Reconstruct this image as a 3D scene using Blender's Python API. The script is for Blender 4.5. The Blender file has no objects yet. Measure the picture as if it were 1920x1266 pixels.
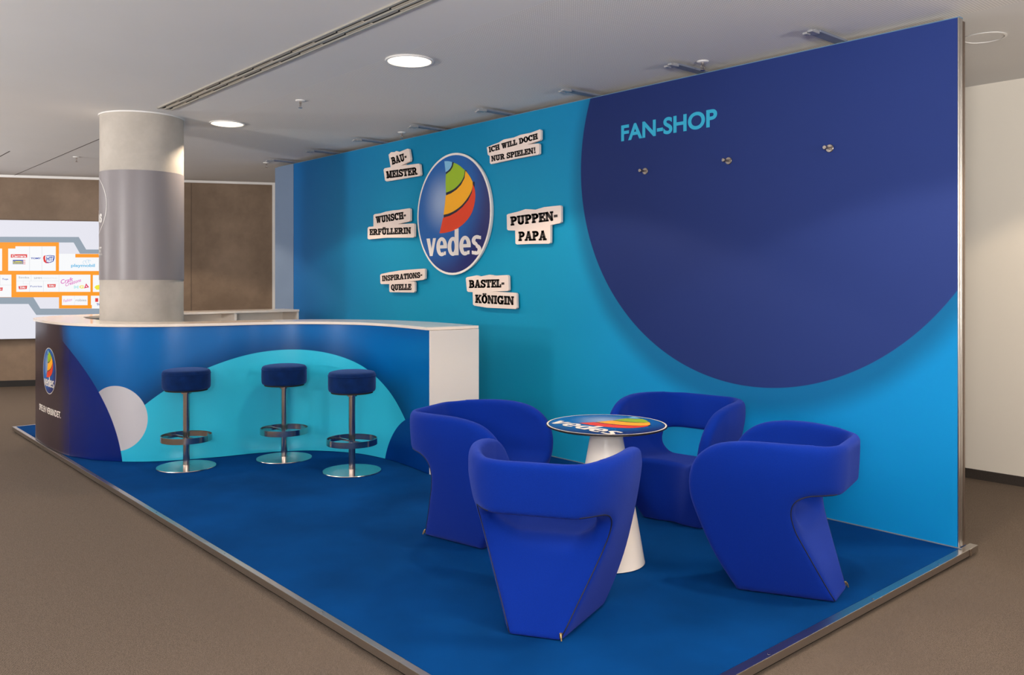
import bpy, bmesh, math, random
import numpy as np
from mathutils import Vector, Matrix
from mathutils.bvhtree import BVHTree
random.seed(3)
S = bpy.context.scene
COL = S.collection
# ------------------------------------------------------------------ camera
CX, CY, CZ = 1.918, -5.042, 1.52
FPX, HY = 1583.0, 524.0
cam = bpy.data.cameras.new('camera'); camo = bpy.data.objects.new('camera', cam); COL.objects.link(camo)
camo.location = (CX, CY, CZ)
camo.rotation_euler = Vector((-.751, .660, 0)).to_track_quat('-Z', 'Y').to_euler()
cam.sensor_width = 36; cam.lens = FPX / 1920 * 36; cam.shift_y = (HY - 633) / 1920
cam.clip_start = .05; cam.clip_end = 100
S.camera = camo
# ------------------------------------------------------------------ light
S.view_settings.view_transform = 'Standard'; S.view_settings.look = 'None'
S.view_settings.gamma = 1; S.view_settings.use_curve_mapping = False
S.view_settings.exposure = 0.25
w = bpy.data.worlds.new('world'); S.world = w; w.use_nodes = True
w.node_tree.nodes['Background'].inputs[0].default_value = (.93, .95, 1, 1)
w.node_tree.nodes['Background'].inputs[1].default_value = .42
CEIL = 3.05; FLOOR = -.055
SPOT_W, WARM = 118, (1.0, .82, .62)
def spot(x, y, e=SPOT_W):
    l = bpy.data.lights.new('downlight_beam', 'SPOT'); l.energy = e; l.color = WARM
    l.spot_size = math.radians(126); l.spot_blend = .12; l.shadow_soft_size = .11
    o = bpy.data.objects.new('downlight_beam', l); o.location = (x, y, CEIL - .04); COL.objects.link(o)
    return o
def area(name, loc, target, size, e, color):
    l = bpy.data.lights.new(name, 'AREA'); l.shape = 'DISK'; l.size = size; l.energy = e; l.color = color
    o = bpy.data.objects.new(name, l); o.location = loc; COL.objects.link(o)
    o.rotation_euler = (Vector(target) - Vector(loc)).to_track_quat('-Z', 'Y').to_euler()
    return o
area('studio_flash', (2.45, -6.0, 2.0), (-2.2, -.8, .9), .35, 38, (1, .97, .95))
for lx, ly, le in ((2.3, -6.3, 330), (-4.2, -8.4, 420), (4.6, -2.6, 250), (-9.5, -7.0, 260)):   # unseen fill lamps added to brighten the ceiling
    area('ceiling_fill', (lx, ly, 1.7), (lx - .25, ly + .35, 3.05), .6, le, (1, .97, .95))
HALL = [(-9.28, -1.69), (.17, -1.69), (3.3, -1.69), (3.3, -5.2), (.17, -5.6), (-4.4, -7.2), (-9.2, -6.6), (-10.2, -4.4), (1.2, 1.1)]
for x, y in HALL: spot(x, y, SPOT_W)

# ------------------------------------------------------------------ helpers
def px(p): return ((p / 255 + .055) / 1.055) ** 2.4 if p > 10 else p / 255 / 12.92
def rgb(r, g, b): return (px(r), px(g), px(b), 1)
def mat(name, col, rough=.5, metal=0, spec=.5, emit=None, es=1, bump=None, coat=0):
    m = bpy.data.materials.new(name); m.use_nodes = True; n = m.node_tree; b = n.nodes['Principled BSDF']
    b.inputs['Base Color'].default_value = col; b.inputs['Roughness'].default_value = rough
    b.inputs['Metallic'].default_value = metal; b.inputs['Specular IOR Level'].default_value = spec
    b.inputs['Coat Weight'].default_value = coat
    if emit: b.inputs['Emission Color'].default_value = emit; b.inputs['Emission Strength'].default_value = es
    if bump:   # (scale, strength, colour variation)
        tc = n.nodes.new('ShaderNodeTexCoord'); no = n.nodes.new('ShaderNodeTexNoise')
        no.inputs['Scale'].default_value = bump[0]; no.inputs['Detail'].default_value = 4
        n.links.new(tc.outputs['Object'], no.inputs['Vector'])
        bu = n.nodes.new('ShaderNodeBump'); bu.inputs['Strength'].default_value = bump[1]; bu.inputs['Distance'].default_value = .004
        n.links.new(no.outputs[0], bu.inputs['Height']); n.links.new(bu.outputs[0], b.inputs['Normal'])
        if len(bump) > 2 and bump[2]:
            no2 = n.nodes.new('ShaderNodeTexNoise'); no2.inputs['Scale'].default_value = bump[3] if len(bump) > 3 else 2.2
            no2.inputs['Detail'].default_value = 6; n.links.new(tc.outputs['Object'], no2.inputs['Vector'])
            r = n.nodes.new('ShaderNodeValToRGB'); v = bump[2]
            r.color_ramp.elements[0].position = .3; r.color_ramp.elements[1].position = .7
            r.color_ramp.elements[0].color = tuple(c * (1 - v) for c in col[:3]) + (1,)
            r.color_ramp.elements[1].color = tuple(min(1, c * (1 + v)) for c in col[:3]) + (1,)
            n.links.new(no2.outputs[0], r.inputs[0]); n.links.new(r.outputs[0], b.inputs['Base Color'])
    return m
class NB:   # node builder
    def __init__(s, m): s.t = m.node_tree; s.n = s.t.nodes; s.l = s.t.links
    def put(s, i, v):
        if hasattr(v, 'is_linked') or hasattr(v, 'links'): s.l.new(v, i)
        else: i.default_value = v
    def math(s, op, a, b=0, c=None, clamp=False):
        q = s.n.new('ShaderNodeMath'); q.operation = op; q.use_clamp = clamp
        s.put(q.inputs[0], a); s.put(q.inputs[1], b)
        if c is not None: s.put(q.inputs[2], c)
        return q.outputs[0]
    def dist(s, u, v, cu, cv):
        a = s.math('SUBTRACT', u, cu); b = s.math('SUBTRACT', v, cv)
        return s.math('SQRT', s.math('ADD', s.math('MULTIPLY', a, a), s.math('MULTIPLY', b, b)))
    def ss(s, x, a, b):   # 0 at a, 1 at b
        q = s.n.new('ShaderNodeMapRange'); q.interpolation_type = 'SMOOTHSTEP'; q.clamp = True
        s.put(q.inputs[0], x); q.inputs[1].default_value = a; q.inputs[2].default_value = b
        return q.outputs[0]
    def inside(s, d, r, e=.003): return s.math('SUBTRACT', 1, s.ss(d, r - e, r + e))
    def mix(s, f, a, b):
        q = s.n.new('ShaderNodeMix'); q.data_type = 'RGBA'; s.put(q.inputs[0], f)
        s.put(q.inputs[6], a); s.put(q.inputs[7], b); return q.outputs[2]
    def uv(s, kind='UV'):
        if kind == 'UV': c = s.n.new('ShaderNodeUVMap').outputs[0]
        else: c = s.n.new('ShaderNodeTexCoord').outputs['Object']
        q = s.n.new('ShaderNodeSeparateXYZ'); s.l.new(c, q.inputs[0]); return q.outputs
def obj(name, bm, m, parent=None, smooth=False, flip=True):
    me = bpy.data.meshes.new(name)
    if isinstance(bm, tuple): me.from_pydata(*bm)
    else:
        if flip: bmesh.ops.recalc_face_normals(bm, faces=bm.faces)
        bm.to_mesh(me); bm.free()
    for q in (m if isinstance(m, (list, tuple)) else [m]): me.materials.append(q)
    if smooth:
        for p in me.polygons: p.use_smooth = True
        if smooth is not True: me.set_sharp_from_angle(angle=math.radians(smooth))
    o = bpy.data.objects.new(name, me); COL.objects.link(o)
    if parent: o.parent = parent
    return o
def tag(o, label=None, cat=None, group=None, kind=None):
    for k, v in (('label', label), ('category', cat), ('group', group), ('kind', kind)):
        if v: o[k] = v
    return o
def thing(name, label, cat, loc=(0, 0, 0), rz=0, group=None):
    o = bpy.data.objects.new(name, None); COL.objects.link(o); o.empty_display_size = .1
    o.location = loc; o.rotation_euler = (0, 0, rz); return tag(o, label, cat, group)
def copy_tree(o, parent=None):
    c = o.copy(); COL.objects.link(c)
    if parent: c.parent = parent
    for ch in [q for q in bpy.data.objects if q.parent == o]: copy_tree(ch, c)
    return c
def box(bm, x0, x1, y0, y1, z0, z1, bev=0, M=None, mi=0):
    vs = [bm.verts.new((x, y, z)) for x in (x0, x1) for y in (y0, y1) for z in (z0, z1)]
    fs = [bm.faces.new([vs[i] for i in f]) for f in ((0, 1, 3, 2), (4, 6, 7, 5), (0, 4, 5, 1), (2, 3, 7, 6), (0, 2, 6, 4), (1, 5, 7, 3))]
    for f in fs: f.material_index = mi
    if bev: bmesh.ops.bevel(bm, geom=list({e for f in fs for e in f.edges}), offset=bev, segments=2, affect='EDGES', profile=.5); vs = [v for v in bm.verts if v.is_valid] if M else vs
    if M: bmesh.ops.transform(bm, matrix=M, verts=vs)
    return fs
def BX(*a, **k): bm = bmesh.new(); box(bm, *a, **k); return bm
def lathe(bm, prof, n=48, c=(0, 0, 0), closed_top=True):
    rings = []
    for r, z in prof:
        if r < 1e-6: rings.append([bm.verts.new((c[0], c[1], c[2] + z))])
        else: rings.append([bm.verts.new((c[0] + r * math.cos(2 * math.pi * k / n), c[1] + r * math.sin(2 * math.pi * k / n), c[2] + z)) for k in range(n)])
    for a, b in zip(rings, rings[1:]):
        for k in range(n):
            k2 = (k + 1) % n
            if len(a) == 1 and len(b) == 1: continue
            if len(a) == 1: bm.faces.new((a[0], b[k], b[k2]))
            elif len(b) == 1: bm.faces.new((a[k], a[k2], b[0]))
            else: bm.faces.new((a[k], a[k2], b[k2], b[k]))
    return bm
def LT(prof, n=48, c=(0, 0, 0)): return lathe(bmesh.new(), prof, n, c)
def tube(bm, pts, r, n=8, cap=True):
    pts = [Vector(p) for p in pts]; rings = []
    up = Vector((0, 0, 1)); prev = None
    for i, p in enumerate(pts):
        t = (pts[min(i + 1, len(pts) - 1)] - pts[max(i - 1, 0)]).normalized()
        if prev is None:
            a = t.cross(up) if abs(t.z) < .95 else t.cross(Vector((1, 0, 0)))
        else: a = prev - t * prev.dot(t)
        a.normalize(); prev = a; b = t.cross(a)
        rings.append([bm.verts.new(p + (a * math.cos(2 * math.pi * k / n) + b * math.sin(2 * math.pi * k / n)) * r) for k in range(n)])
    for A, B in zip(rings, rings[1:]):
        for k in range(n): bm.faces.new((A[k], A[(k + 1) % n], B[(k + 1) % n], B[k]))
    if cap: bm.faces.new(rings[0]); bm.faces.new(rings[-1])
    return bm
def prism(bm, poly, fn, d0, d1):
    """polygon [(u,v)] between depth d0 and d1; fn(u,v,d)->xyz"""
    A = [bm.verts.new(fn(u, v, d0)) for u, v in poly]; B = [bm.verts.new(fn(u, v, d1)) for u, v in poly]
    fs = [bm.faces.new(A), bm.faces.new(B[::-1])]
    for f in fs: f.normal_update()
    for i in range(len(poly)):
        j = (i + 1) % len(poly); bm.faces.new((A[i], B[i], B[j], A[j]))
    bmesh.ops.triangulate(bm, faces=fs, ngon_method='EAR_CLIP')
def catmull(P, n=16, closed=False):
    P = [tuple(p) for p in P]
    if closed: Q = [P[-1]] + P + [P[0], P[1]]
    else: Q = [tuple(2 * a - b for a, b in zip(P[0], P[1]))] + P + [tuple(2 * a - b for a, b in zip(P[-1], P[-2]))]
    o = []
    for i in range(1, len(Q) - 2):
        a, b, c, d = Q[i - 1:i + 3]
        for k in range(n):
            t = k / n
            o.append(tuple(.5 * (2 * b[j] + (c[j] - a[j]) * t + (2 * a[j] - 5 * b[j] + 4 * c[j] - d[j]) * t * t + (3 * b[j] - a[j] - 3 * c[j] + d[j]) * t ** 3) for j in range(len(b))))
    if not closed: o.append(P[-1])
    return o
def font_mesh(text, bold=0.0, res=6):
    """flat text as (verts2d, faces) with the cap height scaled to 1 and x starting at 0"""
    cu = bpy.data.curves.new('t', 'FONT'); cu.body = text; cu.size = 1; cu.resolution_u = res; cu.offset = bold
    o = bpy.data.objects.new('t', cu); COL.objects.link(o)
    bpy.context.view_layer.update()
    me = bpy.data.meshes.new_from_object(o.evaluated_get(bpy.context.evaluated_depsgraph_get()))
    V = [(v.co.x, v.co.y) for v in me.vertices]; F = [tuple(p.vertices) for p in me.polygons]
    bpy.data.objects.remove(o); bpy.data.curves.remove(cu); bpy.data.meshes.remove(me)
    x0 = min(v[0] for v in V); x1 = max(v[0] for v in V); y0 = min(v[1] for v in V); y1 = max(v[1] for v in V)
    return V, F, (x0, x1, y0, y1)
def put_text(bm, text, fn, bold=.02, cut=0, flat=True):
    """text box mapped to the unit square (0..1, 0..1), then through fn(u,v)->xyz"""
    V, F, (x0, x1, y0, y1) = font_mesh(text, bold)
    t = bmesh.new(); vs = [t.verts.new(((x - x0) / (x1 - x0), (y - y0) / (y1 - y0), 0)) for x, y in V]
    for f in F:
        try: t.faces.new([vs[i] for i in f])
        except ValueError: pass
    if cut:
        for k in range(1, cut):
            bmesh.ops.bisect_plane(t, geom=t.verts[:] + t.edges[:] + t.faces[:], plane_co=(k / cut, 0, 0), plane_no=(1, 0, 0))
    m = {v: bm.verts.new(fn(v.co.x, v.co.y)) for v in t.verts}
    for f in t.faces: bm.faces.new([m[v] for v in f.verts])
    t.free()

# pixel -> place, used only to read real positions off the measured photograph
def W(pxx, py, z=0.):
    d = FPX * (CZ - z) / (py - HY); x = (pxx - 960) / FPX * d
    return (x * .660 - d * .751 + CX, x * .751 + d * .66 + CY)
def Wy(pxx, py, Y=0.):
    a = (pxx - 960) / FPX; d = (Y - CY) / (a * .751 + .66)
    return (a * d * .66 - d * .751 + CX, CZ - (py - HY) / FPX * d)

# ------------------------------------------------------------------ materials
M_plaster = mat('ceiling_plaster', rgb(220, 218, 216), .9, spec=.15, bump=(3, .08, .025, .8))
M_alu = mat('brushed_aluminium', rgb(190, 186, 182), .28, 1, bump=(60, .04))
M_alud = mat('anodised_profile', rgb(140, 146, 156), .45, .35)
M_chrome = mat('brushed_steel', rgb(200, 190, 182), .17, 1, bump=(90, .03))
M_black = mat('black_plastic', rgb(22, 20, 19), .7)
M_white = mat('white_laminate', rgb(238, 228, 216), .35, spec=.4)
M_top = mat('worktop_laminate', rgb(240, 226, 212), .12, spec=.6)
M_edge = mat('worktop_edge', rgb(225, 212, 203), .4)
M_grey = mat('grey_panel_cloth', rgb(112, 130, 155), .8, spec=.2)
M_chair = mat('blue_wool_felt', rgb(4, 42, 140), .95, spec=.12, bump=(420, .45, .06, 260))
cb = M_chair.node_tree.nodes['Principled BSDF']; cb.inputs['Sheen Weight'].default_value = .22; cb.inputs['Sheen Roughness'].default_value = .45; cb.inputs['Sheen Tint'].default_value = (.25, .34, 1, 1)
M_zip = mat('dark_zip', rgb(20, 22, 40), .6)
M_velvet = mat('blue_velvet', rgb(6, 34, 82), .9, spec=.1, bump=(30, .15, .25, 14))
vb = M_velvet.node_tree.nodes['Principled BSDF']; vb.inputs['Sheen Weight'].default_value = .3; vb.inputs['Sheen Tint'].default_value = (.2, .35, .8, 1)
M_carpet = mat('blue_carpet', rgb(2, 60, 120), 1, spec=.05, bump=(700, .5, .22, 1.6))
M_letter = mat('white_lettering', rgb(235, 226, 218), .5)
M_ink = mat('black_lettering', rgb(38, 28, 24), .6)
M_board = mat('cream_board', rgb(235, 216, 205), .6, spec=.25)
M_cyan = mat('cyan_lettering', rgb(30, 165, 200), .5)
M_lampw = mat('lamp_diffuser', rgb(255, 240, 215), .5, emit=(1, .88, .70, 1), es=1.9)
M_trimw = mat('white_enamel', rgb(225, 222, 218), .4)
M_c_lb = mat('print_light_blue', rgb(125, 185, 220), .4); M_c_g = mat('print_green', rgb(150, 185, 30), .4)
M_c_y = mat('print_yellow', rgb(250, 175, 20), .4); M_c_r = mat('print_red', rgb(225, 62, 22), .4)
M_c_k = mat('print_navy', rgb(18, 22, 45), .4)
# floor weave
M_floor = mat('brown_carpet', rgb(122, 100, 84), .95, spec=.1)
b = NB(M_floor); c = b.uv('O')
wx = b.math('SINE', b.math('MULTIPLY', b.math('ADD', c[0], c[1]), 620.)); wy = b.math('SINE', b.math('MULTIPLY', b.math('SUBTRACT', c[0], c[1]), 620.))
wv = b.math('MULTIPLY', wx, wy)
no = b.n.new('ShaderNodeTexNoise'); no.inputs['Scale'].default_value = 240; no.inputs['Detail'].default_value = 2
b.l.new(b.n.new('ShaderNodeTexCoord').outputs['Object'], no.inputs['Vector'])
f_ = b.math('MULTIPLY_ADD', wv, .42, b.math('MULTIPLY_ADD', no.outputs[0], 1.3, -.2), clamp=True)
b.l.new(b.mix(f_, rgb(48, 42, 38), rgb(128, 114, 102)), b.n['Principled BSDF'].inputs['Base Color'])
# perforated ceiling tiles
M_perf = mat('perforated_ceiling', rgb(180, 178, 175), .9, spec=.1)
b = NB(M_perf); c = b.uv('O'); P = .017
def cell(x): return b.math('SUBTRACT', b.math('FRACT', b.math('DIVIDE', x, P)), .5)
dd = b.math('SQRT', b.math('ADD', b.math('POWER', cell(c[0]), 2), b.math('POWER', cell(c[1]), 2)))
b.l.new(b.mix(b.inside(dd, .26, .08), rgb(212, 209, 206), rgb(250, 247, 242)), b.n['Principled BSDF'].inputs['Base Color'])
# concrete
def concrete(name, c1, c2, sc=1.2):
    m = mat(name, c1, .8, spec=.25, bump=(14, .1)); b = NB(m)
    n1 = b.n.new('ShaderNodeTexNoise'); n1.inputs['Scale'].default_value = sc; n1.inputs['Detail'].default_value = 8; n1.inputs['Roughness'].default_value = .65
    b.l.new(b.n.new('ShaderNodeTexCoord').outputs['Object'], n1.inputs['Vector'])
    b.l.new(b.mix(b.ss(n1.outputs[0], .3, .7), c1, c2), b.n['Principled BSDF'].inputs['Base Color']); return m
M_conc = concrete('brown_concrete', rgb(118, 100, 84), rgb(142, 122, 104))
M_colc = concrete('column_concrete', rgb(176, 168, 158), rgb(194, 186, 176), 2.5)
M_wrap = mat('silver_column_wrap', rgb(136, 130, 132), .36, 0, spec=.35)
M_rwall = mat('cream_wall', rgb(236, 228, 214), .9, spec=.15, bump=(2, .05, .02, .6))

# ------------------------------------------------------------------ setting
bm = bmesh.new(); box(bm, -20, 9, -14, 3, FLOOR - .1, FLOOR)
tag(obj('floor', bm, M_floor), kind='structure', label='brown woven carpet floor of the hall')
bm = bmesh.new()
for (y0, y1, mi) in ((-14, -1.83, 0), (-1.83, .13, 1), (.13, 3, 0)): box(bm, -20, 9, y0, y1, CEIL, CEIL + .1, mi=mi)
tag(obj('ceiling', bm, [M_plaster, M_perf]), kind='structure')
# back wall behind the booth
tag(obj('wall_back', BX(-10.1, 9, 2.11, 2.25, FLOOR, CEIL), M_rwall), kind='structure')
M_bb = mat('dark_carpet_skirting', rgb(58, 50, 44), .95, bump=(500, .5, .3, 300))
tag(obj('baseboard_back', BX(-10, 9, 2.095, 2.11, FLOOR, FLOOR + .075), M_bb), kind='structure')
# far concrete wall
fd = Vector((1.68, 3.455)).normalized(); fn_ = Vector((fd.y, -fd.x)); F0 = Vector((-12.31, -2.51))
def far(u, d, z): p = F0 + fd * u + fn_ * d; return (p.x, p.y, z)      # u along wall, d towards the hall
def farbox(u0, u1, d0, d1, z0, z1):
    bm = bmesh.new(); vs = [bm.verts.new(far(u, d, z)) for u in (u0, u1) for d in (d0, d1) for z in (z0, z1)]
    for f in ((0, 1, 3, 2), (4, 6, 7, 5), (0, 4, 5, 1), (2, 3, 7, 6), (0, 2, 6, 4), (1, 5, 7, 3)): bm.faces.new([vs[i] for i in f])
    return bm
tag(obj('wall_far', farbox(-10, 5.2, -.2, 0, FLOOR, CEIL), M_conc), kind='structure')
tag(obj('baseboard_far', farbox(-10, 5.1, 0, .015, FLOOR, FLOOR + .09), M_black), kind='structure')
tag(obj('trim_1', farbox(-10, 5.1, .001, .03, CEIL - .035, CEIL), M_trimw), kind='structure')
tag(obj('trim_2', farbox(3.83, 3.90, .001, .05, FLOOR, CEIL - .035), M_trimw), kind='structure')
tag(obj('trim_3', farbox(2.62, 2.63, .0, .002, FLOOR + .09, CEIL - .04), mat('concrete_joint', rgb(92, 78, 66), .9)), kind='structure')  # thin dark joint line between the concrete panels
# ceiling joints
M_joint = mat('ceiling_joint', rgb(70, 62, 56), .9)
tag(obj('trim_4', BX(-12.3, -6.75, -2.352, -2.342, CEIL - .0015, CEIL), M_joint), kind='structure')
tag(obj('trim_5', BX(-12.3, -9.6, -2.9, -2.888, CEIL - .0015, CEIL), M_joint), kind='structure')

# ------------------------------------------------------------------ ceiling slot diffuser
sv = thing('linear_air_vent', 'long grey double slot air diffuser let into the ceiling', 'vent', (-1.3, -2.39, CEIL))
bm = bmesh.new()
for y0, y1 in ((-.068, -.05), (-.009, .009), (.05, .068)): box(bm, -4.5, 4.5, y0, y1, -.012, 0, bev=.001)
box(bm, -4.5, -4.49, -.068, .068, -.012, 0)
obj('frame', bm, mat('vent_frame', rgb(176, 170, 160), .45, .3), sv)
bm = bmesh.new()
for y0, y1 in ((-.05, -.009), (.009, .05)): box(bm, -4.49, 4.5, y0, y1, -.002, 0)
obj('slot_cavity', bm, M_black, sv)
bm = bmesh.new(); x = -4.4; k = 0
while x < 4.4:
    for y0, y1 in ((-.05, -.009), (.009, .05)):
        yy = y0 if (k % 2) else y1 - .018
        box(bm, x, x + .29, yy + .001, yy + .017, -.008, -.002)
    x += .3; k += 1
obj('vane', bm, mat('vent_vane', rgb(196, 186, 170), .5, .2), sv)

# ------------------------------------------------------------------ downlights
def downlight(x, y, label):
    t = thing('recessed_downlight', label, 'ceiling light', (x, y, CEIL), group=None)
    obj('trim_ring', LT([(.150, -.001), (.168, -.001), (.170, -.006), (.166, -.012), (.152, -.012), (.150, -.001)], 64), M_trimw, t, 40)
    obj('diffuser', LT([(0, -.026), (.07, -.024), (.115, -.018), (.142, -.009), (.150, -.002)], 64), M_lampw, t, True)
    spot(x, y); return t
downlight(-2.98, -1.69, 'lit round downlight above the round logo sign, the larger one in view')
downlight(-6.13, -1.68, 'lit round downlight close beside the top of the concrete column')
t = thing('ceiling_speaker', 'unlit round white cover in the ceiling right of the blue wall', 'speaker', (-.12, .72, CEIL))
obj('trim_ring', LT([(.112, -.001), (.126, -.001), (.127, -.005), (.114, -.007), (.112, -.001)], 64), M_trimw, t, 40)
obj('cover', LT([(0, -.003), (.112, -.003), (.112, -.001)], 64), M_plaster, t)
# sprinklers
spr = None
for i, (x, y, lab) in enumerate([(-4.69, -1.64, 'small steel sprinkler head between the two lit downlights'),
        (-1.645, -.13, 'small steel sprinkler head above the dark blue disc end of the wall'),
        (-5.43, -.11, 'small steel sprinkler head close above the wall, over the words BAU-MEISTER'),
        (-8.51, -.16, 'small steel sprinkler head by the grey end panel of the blue wall'),
        (-9.58, -2.17, 'small steel sprinkler head left of the concrete column')]):
    if spr is None:
        spr = t = thing('sprinkler_head', lab, 'sprinkler', (x, y, CEIL), group='ceiling sprinklers')
        obj('escutcheon', LT([(0, 0), (.042, 0), (.042, -.004), (.036, -.010), (.012, -.012), (0, -.012)], 32), M_trimw, t, 40)
        bm = LT([(.011, -.012), (.011, -.028), (.007, -.030), (.007, -.05), (0, -.05)], 16)
        for s in (-1, 1): tube(bm, [(s * .010, 0, -.026), (s * .016, 0, -.040), (s * .012, 0, -.055), (0, 0, -.062)], .0025, 6)
        obj('nozzle', bm, M_chrome, t, 40)
        obj('deflector', LT([(0, -.062), (.017, -.062), (.017, -.065), (0, -.065)], 16), M_chrome, t)
    else: t = copy_tree(spr); t['label'] = lab
    t.location = (x, y, CEIL)

# ------------------------------------------------------------------ column
CO = (-6.41, -2.39); CR = .366
t = thing('concrete_column', 'round concrete column with a silver wrap standing inside the counter', 'column', (CO[0], CO[1], 0))
obj('shaft', LT([(CR, .001), (CR, CEIL)], 96), M_colc, t, True)
obj('collar', LT([(CR, CEIL - .012), (CR + .012, CEIL - .012), (CR + .012, CEIL)], 96), M_trimw, t, 40)
wr = obj('wrap', LT([(CR, 1.515), (CR + .004, 1.515), (CR + .004, 2.515), (CR, 2.515)], 96), M_wrap, t, 40)
thc = math.atan2(CY - CO[1], CX - CO[0])      # facing direction of the photographer
def colmap(a0, z0):
    def fn(u, v): th = a0 + u / CR; r = CR + .0065; return (r * math.cos(th), r * math.sin(th), z0 + v)
    return fn
ac = thc - math.radians(87.6 + 9)
cm = colmap(ac, 2.2); bm = bmesh.new()
for k in range(72):
    a, b_ = 2 * math.pi * k / 72, 2 * math.pi * (k + 1) / 72
    bm.faces.new([bm.verts.new(cm(r * math.cos(q), r * math.sin(q))) for r, q in ((.272, a), (.28, a), (.28, b_), (.272, b_))])
put_text(bm, 'vedes', lambda u, v: cm(-.20 + .40 * u, -.16 + .12 * v), .03, 12)
put_text(bm, 'SPIELEN VERBINDET.', lambda u, v: cm(-.30 + .50 * u, -.46 + .08 * v), .02, 16)
obj('lettering', bm, M_trimw, wr, flip=False)

# ------------------------------------------------------------------ platform
PL, PR, PF, PB = -8.04, .05, -3.165, .10
t = thing('booth_platform', 'low platform with dark blue carpet inside a metal edge', 'platform', (0, 0, 0))
obj('carpet', BX(PL + .03, PR - .046, PF + .033, PB, -.03, 0), M_carpet, t)
obj('base', BX(PL + .02, PR - .02, PF + .02, PB - .01, FLOOR, -.03), M_black, t)
scr = []
def edge(x0, x1, y0, y1): return obj('edge_profile', BX(x0, x1, y0, y1, -.036, 0, bev=.0015), M_alu, t)
fx = [PL, -5.9, -4.0, -2.9, -.9, PR]
for a, b_ in zip(fx, fx[1:]):
    e = edge(a + .001, b_ - .001, PF, PF + .032)
    x = a + .25
    while x < b_ - .1: obj('screw', LT([(0, .0014), (.005, .001), (.006, .0002)], 10, (x, PF + .016, 0)), M_chrome, e); x += .55
e = edge(PR - .045, PR, PF + .033, PB + .05)
for y in (-2.9, -2.0, -1.1, -.35): obj('screw', LT([(0, .0014), (.005, .001), (.006, .0002)], 10, (PR - .016, y, 0)), M_chrome, e)
bm = bmesh.new(); box(bm, PR + .0005, PR + .004, .02, .05, -.036, 0)
obj('corner_bracket', bm, M_chrome, t)
edge(PL, PL + .032, PF + .033, PB)

# ------------------------------------------------------------------ booth wall
WH = 3.0
t = thing('booth_wall', 'long printed exhibition wall, blue with a huge dark blue disc', 'exhibition wall', (0, 0, 0))
M_print = mat('printed_cloth', rgb(0, 130, 190), .6, spec=.22, bump=(300, .12))
b = NB(M_print); c = b.uv('O'); X, Z = c[0], c[2]
base = b.mix(b.ss(X, -8.2, -5.2), rgb(0, 92, 156), rgb(6, 140, 178))
base = b.mix(b.ss(X, -3.6, -1.2), base, rgb(0, 138, 204))
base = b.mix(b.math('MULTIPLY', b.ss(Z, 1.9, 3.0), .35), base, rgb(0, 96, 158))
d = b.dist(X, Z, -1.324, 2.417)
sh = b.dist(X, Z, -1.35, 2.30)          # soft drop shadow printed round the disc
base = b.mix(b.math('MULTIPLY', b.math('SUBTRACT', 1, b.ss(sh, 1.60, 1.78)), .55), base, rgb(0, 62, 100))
disc = b.mix(b.ss(X, -3.0, .2), rgb(19, 38, 96), rgb(36, 56, 122))  # lighter right side: hazy veil of light painted into the disc colour
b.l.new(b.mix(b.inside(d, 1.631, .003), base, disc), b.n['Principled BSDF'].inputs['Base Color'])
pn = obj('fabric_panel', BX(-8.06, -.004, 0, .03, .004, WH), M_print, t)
bm = bmesh.new()
F_a = Wy(1165, 265)[0]; F_b = Wy(1345, 240)[0]
put_text(bm, 'FAN-SHOP', lambda u, v: (F_a + (F_b - F_a) * u, -.002, 2.606 + .128 * v), .03)
obj('lettering', bm, M_cyan, pn, flip=False)
obj('grey_panel', BX(-8.585, -8.063, -.002, .03, .001, WH), M_grey, t)
bm = BX(-8.585, -.004, .03, .075, .003, WH + .004); obj('frame', bm, M_alud, t)
bm = bmesh.new(); box(bm, -.004, .004, -.002, .020, .003, WH + .002, bev=.002); box(bm, -.004, .0, .020, .032, .003, WH + .002); box(bm, -.004, .004, .032, .052, .003, WH + .002, bev=.002); box(bm, -.004, .001, .052, .06, .003, WH)
obj('end_profile', bm, M_alu, t)
obj('rear_end_profile', BX(-.004, .004, .06, .085, .003, WH - .01), mat('bronze_profile', rgb(120, 105, 95), .4, .8), t)
obj('top_profile', BX(-8.585, -.004, .031, .075, WH + .004, WH + .014), mat('pale_blue_profile', rgb(120, 160, 190), .4, .5), t)
bm = bmesh.new(); box(bm, -8.03, PR - .032, -.006, -.001, .0005, .006)
obj('floor_bead', bm, M_alud, t)
# arm lights along the top edge
labs = ['grey metal display arm nearest the right end of the wall', 'grey metal display arm above the words FAN-SHOP, second from the right end',
        'grey metal display arm where the dark blue disc meets the wall top', 'grey metal display arm above the words ICH WILL DOCH, fourth from the right end',
        'grey metal display arm above the round logo sign', 'grey metal display arm above the words BAU-MEISTER',
        'grey metal display arm second from the left end of the wall', 'grey metal display arm at the left end of the wall by the grey panel']
M_armg = mat('grey_painted_arm', rgb(122, 128, 142), .5, spec=.3)
arm0 = None
for i in range(8):
    x = -.72 - 1.052 * i
    if arm0 is None:
        arm0 = t = thing('display_arm_light', labs[0], 'arm light', (x, 0, WH), group='arm lights on top of the wall')
        obj('arm', BX(-.038, .038, -.275, .06, .0155, .030, bev=.003), M_armg, t)
        bm = bmesh.new(); box(bm, -.020, .020, .032, .07, .0145, .0155); obj('clamp', bm, M_alu, t)
        bm = bmesh.new(); box(bm, -.030, .030, -.325, -.268, .006, .0275, bev=.005); box(bm, -.036, -.006, -.358, -.312, -.002, .012, bev=.003); box(bm, .006, .036, -.370, -.312, .002, .016, bev=.003)
        obj('lamp_head', bm, mat('silver_lamp_head', rgb(168, 168, 170), .35, .3), t)
    else: t = copy_tree(arm0); t['label'] = labs[i]
    t.location = (x, 0, WH)
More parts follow.
